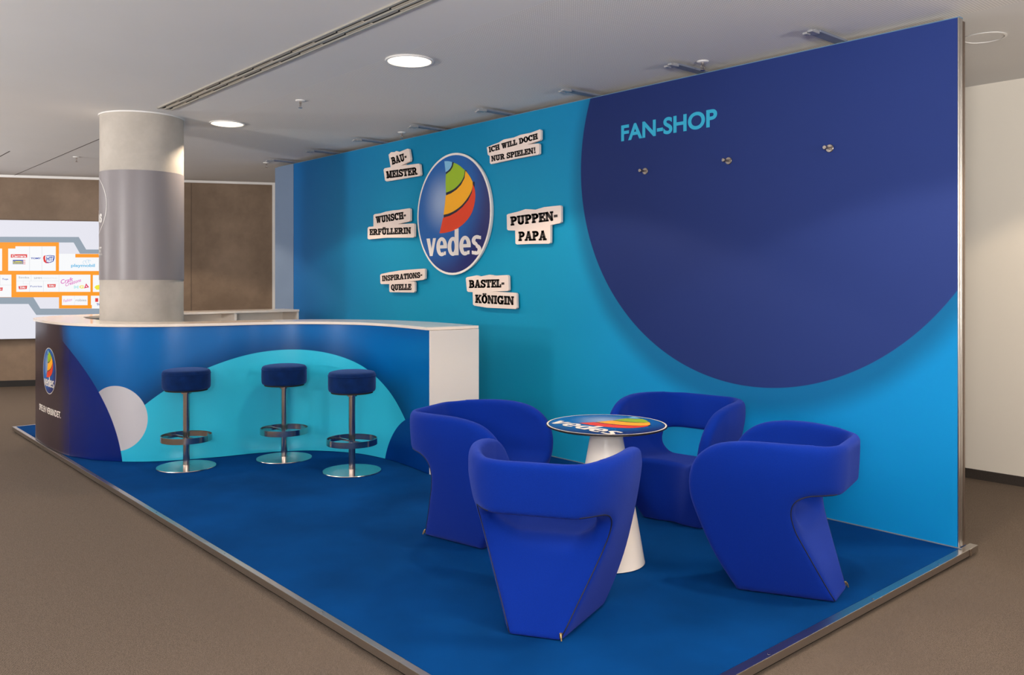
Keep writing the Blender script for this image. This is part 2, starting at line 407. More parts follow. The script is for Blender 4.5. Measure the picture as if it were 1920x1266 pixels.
# hooks
M_knob = mat('satin_nickel', rgb(150, 140, 132), .3, .9)
hk = None
for x, lab in ((-2.27, 'small steel wall knob under the word FAN'), (-1.52, 'small steel wall knob just right of the word SHOP, middle of three'), (-.77, 'small steel wall knob furthest right on the dark blue disc')):
    if hk is None:
        hk = t = thing('wall_knob', lab, 'knob', (x, 0, 2.35), group='steel knobs on the dark disc')
        R = Matrix.Rotation(math.pi / 2, 4, 'X')
        for nm, pr in (('rosette', [(0, 0), (.026, 0), (.026, .004), (.023, .007), (.009, .007), (0, .007)]), ('stem', [(.008, .006), (.007, .055)]),
                       ('cap', [(0, .052), (.011, .052), (.014, .056), (.014, .066), (.011, .070), (0, .070)])):
            bm = LT(pr, 28); bmesh.ops.transform(bm, matrix=R, verts=bm.verts); obj(nm, bm, M_knob, t, 40)
    else: t = copy_tree(hk); t['label'] = lab
    t.location = (x, 0, 2.35)

# ------------------------------------------------------------------ logo (read once off the wall sign, reused on table and counter)
LCX, LCZ, LR = -4.662, 2.158, .595
def lz(p):  # zoom px of the sign -> unit circle coordinates
    x, z = Wy(p[0] / 5.275 + 780, p[1] / 5.275 + 280, -.03); return ((x - LCX) / LR, (z - LCZ) / LR)
SAIL = {'lb': ([(285, 118), (325, 118), (362, 127)], [(362, 127), (356, 165), (332, 202), (298, 229)], [(298, 229), (291, 170)]),
        'g': ([(378, 133), (430, 158), (487, 207)], [(487, 207), (480, 262), (450, 322), (400, 377), (355, 407), (300, 430)], [(300, 430), (297, 330), (299, 250), (345, 213), (368, 175)]),
        'y': ([(494, 212), (532, 262), (565, 322)], [(565, 322), (562, 380), (540, 440), (500, 502), (450, 560), (385, 608), (325, 637), (277, 648)], [(277, 648), (290, 550), (298, 458), (350, 437), (405, 400), (450, 352), (485, 285)]),
        'r': ([(568, 345), (586, 395), (592, 460)], [(592, 460), (585, 530), (560, 620), (512, 698), (445, 762), (375, 803), (300, 825), (237, 832)], [(237, 832), (255, 755), (272, 678), (340, 658), (405, 622), (465, 572), (522, 503), (557, 430)])}
def disc_poly(bm, r, fn, n=64, rings=6, r0=0):
    prev = None
    for i in range(rings + 1):
        rr = r0 + (r - r0) * i / rings
        cur = [bm.verts.new(fn(rr * math.cos(2 * math.pi * k / n), rr * math.sin(2 * math.pi * k / n))) for k in range(n)] if rr > 0 else [bm.verts.new(fn(0, 0))]
        if prev:
            for k in range(n):
                k2 = (k + 1) % n
                bm.faces.new((prev[0], cur[k], cur[k2]) if len(prev) == 1 else (prev[k], cur[k], cur[k2], prev[k2]))
        prev = cur
M_face = mat('logo_blue_print', rgb(10, 88, 160), .35)
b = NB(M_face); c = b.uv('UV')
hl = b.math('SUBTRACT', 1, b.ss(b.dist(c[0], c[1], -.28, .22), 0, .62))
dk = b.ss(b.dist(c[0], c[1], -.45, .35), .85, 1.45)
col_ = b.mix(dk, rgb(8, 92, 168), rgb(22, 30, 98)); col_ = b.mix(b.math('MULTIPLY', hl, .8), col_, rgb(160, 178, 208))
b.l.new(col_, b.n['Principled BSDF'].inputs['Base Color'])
def add_uv(o, f):
    me = o.data; uv = me.uv_layers.new(name='UVMap')
    for l in me.loops: uv.data[l.index].uv = f(me.vertices[l.vertex_index].co)
def strip_poly(bm, pts, fn, cut=0):
    t2 = bmesh.new(); f = t2.faces.new([t2.verts.new((u, v, 0)) for u, v in pts]); f.normal_update()
    bmesh.ops.triangulate(t2, faces=[f], ngon_method='EAR_CLIP')
    if cut:
        for k in range(-cut, cut): bmesh.ops.bisect_plane(t2, geom=t2.verts[:] + t2.edges[:] + t2.faces[:], plane_co=(k / cut, 0, 0), plane_no=(1, 0, 0))
    m = {v: bm.verts.new(fn(v.co.x, v.co.y)) for v in t2.verts}
    for q in t2.faces: bm.faces.new([m[v] for v in q.verts])
    t2.free()
def offset_line(pts, wd):
    A, B = [], []
    for i, p in enumerate(pts):
        q0, q1 = Vector(pts[max(0, i - 1)]), Vector(pts[min(len(pts) - 1, i + 1)]); t_ = (q1 - q0).normalized(); nn = Vector((-t_.y, t_.x))
        A.append((p[0] + nn.x * 0, p[1] + nn.y * 0)); B.append((p[0] - nn.x * wd, p[1] - nn.y * wd))
    return A + B[::-1]
def vedes_polys():
    out = []; x0 = 0.
    def arc(cx, cy, rx, ry, a0, a1, wx, wy, n=20):
        o, i_ = [], []
        for k in range(n + 1):
            a = math.radians(a0 + (a1 - a0) * k / n); o.append((cx + rx * math.cos(a), cy + ry * math.sin(a))); i_.append((cx + (rx - wx) * math.cos(a), cy + (ry - wy) * math.sin(a)))
        return [[o[k], o[k + 1], i_[k + 1], i_[k]] for k in range(n)]
    for ch in 'vedes':
        if ch == 'v': P = [[(0, 1), (.25, 1), (.44, 0), (.25, 0)], [(.44, 0), (.31, .12), (.47, 1), (.68, 1)], [(.25, 0), (.44, 0), (.40, .3), (.30, .3)]]; w_ = .66
        elif ch == 'e': P = arc(.37, .5, .37, .53, 8, 300, .25, .2, 26) + [[(.15, .40), (.735, .40), (.735, .585), (.15, .585)], [(.50, .02), (.66, .04), (.66, .24), (.50, .22)]]; w_ = .73
        elif ch == 'd': P = arc(.36, .49, .36, .52, 0, 360, .25, .2, 28) + [[(.47, 0), (.73, 0), (.73, 1.46), (.47, 1.40)]]; w_ = .73
        else: P = arc(.34, .75, .32, .28, 35, 262, .23, .19, 16) + arc(.31, .265, .31, .285, -145, 82, .23, .19, 16) + [[(.20, .62), (.34, .65), (.50, .40), (.30, .36)], [(.5, .80), (.60, .80), (.60, .98), (.44, .96)], [(.03, .04), (.14, .0), (.16, .2), (.03, .22)]]; w_ = .62
        out += [[(x0 + x, y) for x, y in p] for p in P]; x0 += w_ + .045
    return [[(x / (x0 - .045), y) for x, y in p] for p in out]
def build_logo(parent, fn, cut=0, raised=True, rim=True):
    """fn(u, v, h): unit circle coordinates and height over the surface in steps"""
    o = None
    bm = bmesh.new(); disc_poly(bm, .965, lambda u, v: fn(u, v, 1), rings=10 if cut else 6)
    uvs = []
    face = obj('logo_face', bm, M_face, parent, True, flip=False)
    me = face.data; uvl = me.uv_layers.new(name='UVMap'); n = 64; rings = 10 if cut else 6; co = [(0, 0)]
    for i in range(1, rings + 1):
        rr = .965 * i / rings; co += [(rr * math.cos(2 * math.pi * k / n), rr * math.sin(2 * math.pi * k / n)) for k in range(n)]
    for l in me.loops: uvl.data[l.index].uv = co[l.vertex_index]
    if rim:
        bm = bmesh.new(); disc_poly(bm, 1.0, lambda u, v: fn(u, v, 1.2), rings=1, r0=.974); obj('rim', bm, M_letter, parent, flip=False)
    bm = bmesh.new()
    for kk in ('lb', 'g', 'y'):
        e = catmull([lz(p) for p in SAIL[kk][1]], 5)
        strip_poly(bm, offset_line(e, -.052), lambda u, v: fn(u, v, 2), cut)
    obj('sail_shadow', bm, M_c_k, parent, flip=False)
    for kk, m, nm in (('lb', M_c_lb, 'sail_stripe'), ('g', M_c_g, 'sail_stripe'), ('y', M_c_y, 'sail_stripe'), ('r', M_c_r, 'sail_stripe')):
        a, e, r_ = SAIL[kk]
        pts = catmull([lz(p) for p in a], 4)[:-1] + catmull([lz(p) for p in e], 5)[:-1] + [lz(p) for p in r_[:-1]] + [lz(r_[-1])]
        bm = bmesh.new(); strip_poly(bm, pts, lambda u, v: fn(u, v, 3), cut)
        o = obj(nm, bm, m, parent, flip=False); o['label'] = {'lb': 'light blue tip of the printed sail', 'g': 'green stripe of the printed sail', 'y': 'yellow stripe of the printed sail', 'r': 'red stripe of the printed sail'}[kk]
    bm = bmesh.new()
    q = [lz((108, 1058)), lz((652, 1040)), lz((108, 787 + 8))]
    BLu, BRu = Vector(q[0]), Vector(q[1]); H = .30
    for ip, poly in enumerate(vedes_polys()): bm.faces.new([bm.verts.new(fn(BLu.x + (BRu.x - BLu.x) * x, BLu.y + (BRu.y - BLu.y) * x + H * y, 4 + ip * .014)) for x, y in poly])
    obj('lettering', bm, M_letter, parent, flip=False)

# round raised logo sign on the wall
t = thing('round_logo_sign', 'raised round blue sign with white rim, rainbow sail and white lettering', 'sign', (LCX, 0, LCZ))
R = Matrix.Rotation(math.pi / 2, 4, 'X')
bm = LT([(0, .002), (LR * .985, .002), (LR * .985, .02), (LR, .022), (LR, .034), (LR * .97, .034), (0, .034)], 96); bmesh.ops.transform(bm, matrix=R, verts=bm.verts)
obj('backing_disc', bm, M_letter, t, 30)
build_logo(t, lambda u, v, h: (u * LR, -.034 - .0006 * h, v * LR), rim=False)

# ------------------------------------------------------------------ slab-serif word boards
def glyph(ch):
    """returns (polygons, width); unit cap height"""
    P = []
    def Rr(x0, y0, x1, y1): P.append([(x0, y0), (x1, y0), (x1, y1), (x0, y1)])
    def St(x): Rr(x + .07, 0, x + .28, 1); Rr(x, 0, x + .35, .13); Rr(x, .87, x + .35, 1)
    def L(pts, wd):
        for (a, b_) in zip(pts, pts[1:]):
            a, b_ = Vector(a), Vector(b_); t_ = (b_ - a).normalized(); n_ = Vector((-t_.y, t_.x)) * wd / 2; e = t_ * wd * .18
            P.append([tuple(a - n_ - e), tuple(b_ - n_ + e), tuple(b_ + n_ + e), tuple(a + n_ - e)])
    def arc(cx, cy, rx, ry, a0, a1, wx, wy, n=14):
        o, i_ = [], []
        for k in range(n + 1):
            a = math.radians(a0 + (a1 - a0) * k / n); o.append((cx + rx * math.cos(a), cy + ry * math.sin(a))); i_.append((cx + (rx - wx) * math.cos(a), cy + (ry - wy) * math.sin(a)))
        for k in range(n): P.append([o[k], o[k + 1], i_[k + 1], i_[k]])
    w_ = .7
    if ch == 'I': St(0); w_ = .35
    elif ch in 'BPR':
        St(0)
        arc(.36, .735 if ch == 'B' else .71, .31, .265 if ch == 'B' else .29, -90, 90, .2, .13); Rr(.2, .87, .37, 1); Rr(.2, .47 if ch == 'B' else .42, .37, .6 if ch == 'B' else .55); w_ = .68
        if ch == 'B': arc(.38, .29, .33, .29, -90, 90, .2, .13); Rr(.2, 0, .39, .13); w_ = .72
        if ch == 'R': L([(.42, .48), (.62, .06)], .19); Rr(.52, 0, .80, .13); w_ = .78
    elif ch in 'AÄ':
        L([(.40, .97), (.14, .06)], .12); L([(.42, .97), (.66, .06)], .2); Rr(.2, .26, .6, .38); Rr(0, 0, .3, .13); Rr(.48, 0, .84, .13); Rr(.3, .87, .5, 1); w_ = .82
    elif ch in 'UÜ':
        arc(.39, .30, .31, .31, 180, 360, .2, .16); Rr(.08, .3, .28, 1); Rr(.52, .3, .70, 1); Rr(0, .87, .36, 1); Rr(.46, .87, .8, 1); w_ = .8
        if ch == 'Ü': Rr(.2, 1.08, .35, 1.22); Rr(.46, 1.08, .61, 1.22)
    elif ch in 'OÖQ':
        arc(.37, .5, .37, .51, 0, 360, .2, .14, 32); w_ = .74
        if ch == 'Ö': Rr(.16, 1.08, .31, 1.22); Rr(.43, 1.08, .58, 1.22)
        if ch == 'Q': L([(.34, .16), (.52, -.06), (.74, -.1)], .13)
    elif ch == 'M': St(0); St(.62); L([(.2, .95), (.48, .1)], .18); L([(.5, .1), (.76, .95)], .12); w_ = .97
    elif ch == 'N': Rr(.07, 0, .19, 1); Rr(0, 0, .27, .13); Rr(0, .87, .25, 1); Rr(.58, 0, .7, 1); Rr(.5, .87, .78, 1); L([(.16, .93), (.62, .07)], .2); w_ = .78
    elif ch == 'W': L([(.16, .95), (.32, .06)], .18); L([(.34, .06), (.5, .9)], .11); L([(.5, .9), (.66, .06)], .18); L([(.68, .06), (.86, .95)], .11); Rr(0, .87, .34, 1); Rr(.38, .87, .64, 1); Rr(.74, .87, 1.0, 1); w_ = 1.0
    elif ch in 'EF':
        St(0); Rr(.2, .87, .62, 1); Rr(.50, .68, .62, .9); Rr(.2, .46, .46, .58); Rr(.40, .38, .48, .66); w_ = .64
        if ch == 'E': Rr(.2, 0, .64, .13); Rr(.52, .1, .64, .33)
    elif ch == 'L': St(0); Rr(.2, 0, .6, .13); Rr(.48, .1, .6, .36); w_ = .61
    elif ch == 'T': Rr(.24, 0, .45, 1); Rr(.16, 0, .53, .13); Rr(0, .87, .69, 1); Rr(0, .66, .11, .9); Rr(.58, .66, .69, .9); w_ = .69
    elif ch == 'H': St(0); St(.44); Rr(.25, .44, .55, .57); w_ = .79
    elif ch == 'K': St(0); L([(.26, .38), (.62, .9)], .12); L([(.38, .55), (.66, .06)], .2); Rr(.52, .87, .78, 1); Rr(.5, 0, .82, .13); w_ = .8
    elif ch == 'D': St(0); arc(.34, .5, .38, .5, -90, 90, .2, .13, 18); Rr(.2, 0, .35, .13); Rr(.2, .87, .35, 1); w_ = .74
    elif ch in 'CG':
        arc(.38, .5, .38, .51, 42, 318 if ch == 'C' else 345, .2, .14, 26); Rr(.58, .64, .70, 1); w_ = .72
        if ch == 'G': Rr(.54, .0, .74, .42); Rr(.42, .34, .80, .46); w_ = .8
    elif ch == 'S':
        arc(.33, .735, .29, .275, 20, 270, .17, .14, 16); arc(.33, .27, .31, .28, -160, 90, .18, .14, 16); Rr(.52, .66, .62, 1); Rr(.0, 0, .10, .36); w_ = .66
    elif ch == '-': Rr(.04, .36, .34, .56); w_ = .38
    elif ch == '!': P.append([(.08, 1), (.30, 1), (.23, .34), (.15, .34)]); Rr(.09, 0, .29, .2); w_ = .38
    elif ch == ' ': w_ = .28
    return P, w_
BOARDS = [
 ('cream cut-out board reading BAU-MEISTER, top left of the round sign',
  [(217,222),(232,207),(252,207),(262,200),(282,205),(330,186),(338,189),(347,245),(344,262),(290,287),(395,275),(402,281),(408,340),(401,348),(205,381),(196,375),(187,312),(193,303),(229,296)],
  [('BAU-', (240, 281), (328, 252), (232, 241)), ('MEISTER', (207, 362), (388, 339), (203, 322))]),
 ('cream cut-out board reading ICH WILL DOCH NUR SPIELEN!',
  [(800,178),(830,165),(870,150),(900,132),(960,120),(1000,104),(1060,92),(1115,72),(1120,79),(1120,130),(1112,138),(1040,162),(1105,155),(1111,162),(1111,214),(1104,222),(960,248),(825,278),(818,271),(817,230),(806,222)],
  [('ICH WILL DOCH', (815, 208), (1103, 128), (812, 178)), ('NUR SPIELEN!', (829, 262), (1092, 211), (827, 231))]),
 ('cream cut-out board reading WUNSCH-ERFÜLLERIN, left of the round sign',
  [(127,582),(135,575),(170,570),(200,560),(240,553),(275,550),(340,540),(345,546),(345,612),(338,619),(270,634),(365,630),(370,637),(370,708),(362,714),(200,715),(98,725),(92,718),(93,658),(100,650),(127,648)],
  [('WUNSCH-', (144, 629), (322, 600), (141, 591)), ('ERFÜLLERIN', (106, 699), (350, 690), (105, 665))]),
 ('cream cut-out board reading PUPPEN-PAPA, right of the round sign',
  [(918,580),(926,574),(985,560),(1030,545),(1090,548),(1140,533),(1235,523),(1240,531),(1240,620),(1232,628),(1178,640),(1177,744),(1169,750),(1050,752),(978,755),(970,748),(968,672),(926,671),(920,664)],
  [('PUPPEN-', (944, 642), (1222, 609), (941, 592)), ('PAPA', (990, 733), (1153, 728), (990, 681))]),
 ('cream cut-out board reading INSPIRATIONS-QUELLE, bottom left of the round sign',
  [(167,936),(174,930),(220,920),(280,910),(330,905),(428,898),(433,905),(432,957),(424,964),(330,977),(367,975),(372,981),(372,1032),(366,1040),(226,1038),(221,1032),(221,990),(173,990),(168,984)],
  [('INSPIRATIONS-', (180, 972), (418, 951), (179, 942)), ('QUELLE', (233, 1026), (352, 1024), (233, 993))]),
 ('cream cut-out board reading BASTEL-KÖNIGIN, under the round sign',
  [(675,956),(682,949),(740,938),(762,945),(815,934),(850,940),(920,936),(928,943),(930,1024),(922,1031),(830,1034),(905,1038),(970,1042),(976,1049),(978,1131),(970,1138),(800,1130),(726,1118),(718,1111),(716,1038),(688,1036),(682,1029)],
  [('BASTEL-', (697, 1012), (905, 1008), (696, 968)), ('KÖNIGIN', (733, 1100), (960, 1113), (733, 1054))])]
def fatten(poly, e):
    P_ = [Vector(p) for p in poly]; n = len(P_); o = []
    ar = sum(P_[i].x * P_[(i + 1) % n].y - P_[(i + 1) % n].x * P_[i].y for i in range(n)); sg = 1 if ar > 0 else -1
    for i in range(n):
        a, b_, c_ = P_[i - 1], P_[i], P_[(i + 1) % n]; d1 = (b_ - a).normalized(); d2 = (c_ - b_).normalized()
        n1 = Vector((d1.y, -d1.x)) * sg; n2 = Vector((d2.y, -d2.x)) * sg; m_ = n1 + n2
        m_ = m_ / max(m_.length_squared / 2, .6); o.append((b_.x + m_.x * e, b_.y + m_.y * e))
    return o
YB = -.045
def bz(p): return Wy(p[0] / 3.165 + 660, p[1] / 3.165 + 220, YB)
for lab, out, lines in BOARDS:
    O = [bz(p) for p in out]; cx = sum(p[0] for p in O) / len(O); cz = sum(p[1] for p in O) / len(O)
    t = thing('word_board', lab, 'sign', (cx, 0, cz), group='cut-out word boards round the logo sign')
    bm = bmesh.new(); prism(bm, [(x - cx, z - cz) for x, z in O], lambda u, v, d: (u, -d, v), .022, -YB)
    bd = obj('board', bm, M_board, t)
    obj('spacer', BX(-.05, .05, -.022, -.001, -.03, .03), M_letter, t)
    bm = bmesh.new()
    for text, bl, br, tl in lines:
        BL, BR, TL = (Vector(bz(p)) for p in (bl, br, tl))
        gs = [glyph(ch) for ch in text]; sp = .07; tot = sum(g[1] for g in gs) + sp * (len(gs) - 1); x0 = 0
        for P_, w_ in gs:
            for poly in P_:
                vs = []
                for (x, y) in fatten(poly, .042):
                    q = BL + (BR - BL) * ((x0 + x) / tot) + (TL - BL) * y
                    vs.append(bm.verts.new((q.x - cx, YB - .0015, q.y - cz)))
                bm.faces.new(vs)
            x0 += w_ + sp
    obj('lettering', bm, M_ink, bd, flip=False)

# ------------------------------------------------------------------ counter
CP = [(-3.44, -1.19), (-3.80, -1.145), (-4.15, -1.136), (-4.53, -1.21), (-4.88, -1.45), (-5.07, -1.80), (-5.16, -2.20), (-5.32, -2.62), (-5.60, -2.92), (-6.0, -3.10), (-6.5, -3.152), (-7.0, -3.15)]
for i in range(1, 9):
    a = i * math.pi / 16; CP.append((-7.0 - .85 * math.sin(a), -2.3 - .85 * math.cos(a)))
CC = catmull(CP, 8)
CC.append((-7.85, -1.9))
CL = [0.]
for i in range(1, len(CC)): CL.append(CL[-1] + math.dist(CC[i], CC[i - 1]))
def nrm(i):   # inward normal (towards the staff side)
    a, b_ = CC[max(0, i - 1)], CC[min(len(CC) - 1, i + 1)]; tx, ty = b_[0] - a[0], b_[1] - a[1]; l = math.hypot(tx, ty); return (ty / l, -tx / l)
def catp(s, off):
    for i in range(len(CL) - 1):
        if CL[i + 1] >= s: break
    k = (s - CL[i]) / (CL[i + 1] - CL[i]); n0, n1 = nrm(i), nrm(i + 1)
    return (CC[i][0] * (1 - k) + CC[i + 1][0] * k + off * (n0[0] * (1 - k) + n1[0] * k), CC[i][1] * (1 - k) + CC[i + 1][1] * k + off * (n0[1] * (1 - k) + n1[1] * k))
def depth_at(s): return .44 if s < 1 else (.44 - .07 * min(1, (s - 1) / 1.0) if s < 4.6 else .40)
def rib(o0, o1, z0, z1, uvm=False, s0=0, s1=None):
    """band following the counter between two offsets"""
    bm = bmesh.new(); rows = []
    for i in range(len(CC)):
        n_ = nrm(i); dd_ = depth_at(CL[i])
        a = o0; b_ = o1 if o1 is not None else dd_
        if isinstance(b_, str): b_ = dd_ + float(b_)
        rows.append([bm.verts.new((CC[i][0] + n_[0] * o, CC[i][1] + n_[1] * o, z)) for o, z in ((a, z0), (a, z1), (b_, z1), (b_, z0))])
    for A, B in zip(rows, rows[1:]):
        for k in range(4): bm.faces.new((A[k], B[k], B[(k + 1) % 4], A[(k + 1) % 4]))
    bm.faces.new(rows[0]); bm.faces.new(rows[-1][::-1])
    return bm
ct = thing('reception_counter', 'curved white-topped counter wrapped in blue print with circles', 'counter', (0, 0, 0))
M_cp = mat('counter_print', rgb(0, 90, 160), .24, spec=.42, bump=(5, .02))
b = NB(M_cp); c = b.uv('UV'); s_, z_ = c[0], c[1]
blue = b.mix(b.ss(z_, .1, 1.0), rgb(0, 70, 130), rgb(0, 100, 172))
dc = b.dist(s_, z_, 1.704, -.962)
blue = b.mix(b.math('MULTIPLY', b.math('SUBTRACT', 1, b.ss(dc, 1.80, 2.08)), .75), blue, rgb(0, 48, 98))
cy = b.mix(b.inside(dc, 1.862, .002), blue, rgb(50, 192, 222))
dw = b.dist(s_, z_, 3.137, .36)
wh_ = b.mix(b.ss(s_, 2.95, 3.35), rgb(205, 202, 206), rgb(160, 158, 165))
c2 = b.mix(b.inside(dw, .272, .002), cy, wh_)
dr_ = b.dist(s_, z_, .196, -.119)
c3 = b.mix(b.inside(dr_, .533, .002), c2, rgb(0, 52, 128))
dl = b.dist(s_, z_, 4.292, -.149)
halo = b.math('MULTIPLY', b.math('SUBTRACT', 1, b.ss(dl, 1.18, 1.42)), b.math('SUBTRACT', 1, b.math('MAXIMUM', b.inside(dw, .272, .002), b.inside(dc, 1.862, .002))))
c3 = b.mix(b.math('MULTIPLY', halo, .5), c3, rgb(0, 46, 98))
c4 = b.mix(b.inside(dl, 1.225, .002), c3, b.mix(b.ss(s_, 3.3, 4.2), rgb(3, 30, 108), rgb(24, 22, 66)))
c4 = b.mix(b.ss(s_, 3.62, 3.95), c4, rgb(50, 38, 48))  # brown hall reflection blended into the print colour on the left turn
b.l.new(c4, b.n['Principled BSDF'].inputs['Base Color'])
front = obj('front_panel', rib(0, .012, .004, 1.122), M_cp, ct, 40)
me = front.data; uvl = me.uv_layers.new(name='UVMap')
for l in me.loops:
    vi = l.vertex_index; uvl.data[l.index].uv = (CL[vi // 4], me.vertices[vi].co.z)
obj('body', rib(.0125, '-.01', .004, 1.122), M_white, ct, 40)
obj('worktop', rib(-.02, '.01', 1.125, 1.147), [M_top], ct, 40)
n0 = nrm(0); p0 = CC[0]
bm = bmesh.new(); tdir = (CC[0][0] - CC[1][0], CC[0][1] - CC[1][1]); l_ = math.hypot(*tdir); tdir = (tdir[0] / l_, tdir[1] / l_)
def ep(o, e, z): return (p0[0] + n0[0] * o + tdir[0] * e, p0[1] + n0[1] * o + tdir[1] * e, z)
vs = [bm.verts.new(ep(o, e, z)) for o in (0, .44) for e in (.0005, .02) for z in (.004, 1.122)]
for f in ((0, 1, 3, 2), (4, 6, 7, 5), (0, 4, 5, 1), (2, 3, 7, 6), (0, 2, 6, 4), (1, 5, 7, 3)): bm.faces.new([vs[i] for i in f])
obj('end_panel', bm, M_white, ct)
# logo and slogan printed on the left turn of the counter
def cmap(sc, zc, r):
    def fn(u, v, h=1): p = catp(sc - u * r, -.0008 * h - .0004); return (p[0], p[1], zc + v * r)
    return fn
build_logo(front, cmap(4.195, .695, .208), cut=12)
bm = bmesh.new(); put_text(bm, 'SPIELEN VERBINDET.', lambda u, v: (*catp(4.565 - .70 * u, -.0012), .305 + .058 * v), .02, 24)
obj('slogan_lettering', bm, M_letter, front, flip=False)
# shelf unit at the staff side
t = thing('shelf_unit', 'low white open shelf unit behind the counter against the blue wall', 'shelf', (-7.62, -.95, 0))
x0, x1, y0, y1, zt = -.20, .20, -.92, .70, 1.158
obj('top', BX(x0, x1, y0, y1, zt - .025, zt), M_top, t)
for y in (y0, -.10, y1 - .025): obj('side_panel', BX(x0 + .012, x1 - .012, y, y + .025, .001, zt - .0255), M_white, t)
obj('back_panel', BX(x0, x0 + .011, y0, y1, .001, zt - .0255), M_white, t)
for z in (.06, .42, .78):
    for ya, yb in ((y0 + .026, -.101), (-.074, y1 - .026)): obj('shelf', BX(x0 + .012, x1 - .02, ya, yb, z, z + .02), M_white, t)

# ------------------------------------------------------------------ bar stools
st0 = None
for (pxx, py, rz, lab) in [(349.5, 875.5, .25, 'blue velvet bar stool with steel foot ring, leftmost of the three at the counter'),
                           (533, 859.5, .1, 'blue velvet bar stool with steel foot ring, the middle one, closest to the counter'),
                           (660, 883.5, .15, 'blue velvet bar stool with steel foot ring, nearest to the armchairs')]:
    x, y = W(pxx, py, 0)
    if st0 is None:
        st0 = t = thing('bar_stool', lab, 'stool', (x, y, 0), rz, 'bar stools at the counter')
        obj('base', LT([(0, .001), (.228, .001), (.230, .004), (.228, .008), (.06, .014), (.033, .018), (.033, .02), (0, .02)], 72), M_chrome, t, 30)
        obj('pole', LT([(0, .018), (.0265, .018), (.0265, .60), (0, .60)], 32), M_chrome, t, 40)
        obj('collar', LT([(.0268, .595), (.040, .595), (.040, .622), (.0268, .622)], 32), M_chrome, t, 40)
        fr = obj('foot_ring', LT([(.193, .215), (.199, .215), (.199, .262), (.193, .262), (.193, .215)], 72), M_chrome, t, 40)
        bm = bmesh.new(); box(bm, -.1935, .1935, -.010, .010, .232, .246)
        obj('cross_bar', bm, M_chrome, fr)
        obj('seat_plate', LT([(0, .622), (.165, .622), (.165, .632), (0, .632)], 48), M_black, t, 40)
        pr = [(0, .633), (.165, .633), (.178, .637), (.184, .648)] + [(.186, .66), (.187, .70), (.186, .755)] + [(.185 - .02 * (1 - math.cos(a)), .765 + .024 * math.sin(a)) for a in (.3, .7, 1.1, 1.45)] + [(.14, .795), (.07, .799), (0, .80)]
        cu = obj('seat_cushion', LT(pr, 72), M_velvet, t, True)
        obj('piping', LT([(.1845, .757), (.1885, .759), (.1885, .762), (.1845, .764)], 72), M_velvet, cu, True)
    else: t = copy_tree(st0); t['label'] = lab
    t.location = (x, y, 0); t.rotation_euler = (0, 0, rz)

# ------------------------------------------------------------------ table
TX, TY = -1.165, -1.655
u1 = Vector(W(1048, 790, .74)); u2 = Vector(W(1152, 810, .74)); ud = (u2 - u1).normalized()
TA = math.atan2(ud.y, ud.x)
t = thing('cone_table', 'round table on a white cone foot with a printed sail logo top, between the armchairs', 'table', (TX, TY, 0), TA)
TR = .325
pr = [(0, .001), (.200, .001), (.206, .006), (.204, .014)] + [(.204 - (.204 - .086) * (k / 10) ** 1.0, .014 + .672 * k / 10) for k in range(1, 11)]
obj('cone_base', LT(pr + [(.084, .690), (0, .690)], 72), M_white, t, 40)
obj('neck', LT([(0, .690), (.078, .690), (.078, .728), (0, .728)], 48), M_alu, t, 40)
tp = obj('table_top', LT([(0, .728), (TR - .012, .728), (TR, .733), (TR, .739), (TR - .002, .740), (0, .740)], 96), mat('black_compact_laminate', rgb(30, 24, 22), .35), t, 30)
build_logo(tp, lambda u, v, h: (u * (TR - .004), v * (TR - .004), .740 + .0004 * h))

# ------------------------------------------------------------------ armchairs
def surface_nets(Fv, org, h):
    nx, ny, nz = Fv.shape; s = Fv < 0
    acc = np.zeros((nx - 1, ny - 1, nz - 1, 3)); cnt = np.zeros((nx - 1, ny - 1, nz - 1))
    cor = [(i, j, k) for i in (0, 1) for j in (0, 1) for k in (0, 1)]
    def sub(A, c): return A[c[0]:nx - 1 + c[0], c[1]:ny - 1 + c[1], c[2]:nz - 1 + c[2]]
    for a in cor:
        for ax in range(3):
            if a[ax] == 0:
                b_ = list(a); b_[ax] = 1; fa, fb = sub(Fv, a), sub(Fv, b_); m = (fa < 0) != (fb < 0)
                tt = np.where(m, fa / np.where(m, fa - fb, 1), 0)
                for q in range(3): acc[..., q] += np.where(m, a[q] + (tt if q == ax else 0), 0)
                cnt += m
    act = cnt > 0; idx = -np.ones(act.shape, int); I = np.argwhere(act); idx[act] = np.arange(len(I))
    V = (I + acc[act] / cnt[act][:, None]) * h + np.array(org)
    Fc = []
    for ax in range(3):
        o1, o2 = (ax + 1) % 3, (ax + 2) % 3
        sl0 = [slice(None)] * 3; sl1 = [slice(None)] * 3; sl0[ax] = slice(0, -1); sl1[ax] = slice(1, None)
        ch = s[tuple(sl0)] != s[tuple(sl1)]
        for p in np.argwhere(ch):
            if p[o1] < 1 or p[o2] < 1 or p[o1] >= act.shape[o1] or p[o2] >= act.shape[o2]: continue
            q = []
            for d1, d2 in ((1, 1), (0, 1), (0, 0), (1, 0)):
                r = p.copy(); r[o1] -= d1; r[o2] -= d2; q.append(int(idx[tuple(r)]))
            Fc.append(q if s[tuple(p)] else q[::-1])
    return V, Fc
PROF_C = [(.45, .0), (.535, .16), (.605, .33), (.645, .46), (.645, .56), (.605, .655), (.52, .725), (.40, .757), (.25, .766), (.05, .762)]
CH_TOP = [(-.02, .757), (-.052, .745), (-.056, .72), (-.050, .60), (-.042, .535)]
NOTCH = [(-.03, .522), (.02, .518), (.07, .516), (.11, .506), (.142, .480), (.155, .44), (.152, .39), (.137, .330)]
prof = [(0., .0)] + catmull(PROF_C, 6) + CH_TOP + catmull(NOTCH, 5)
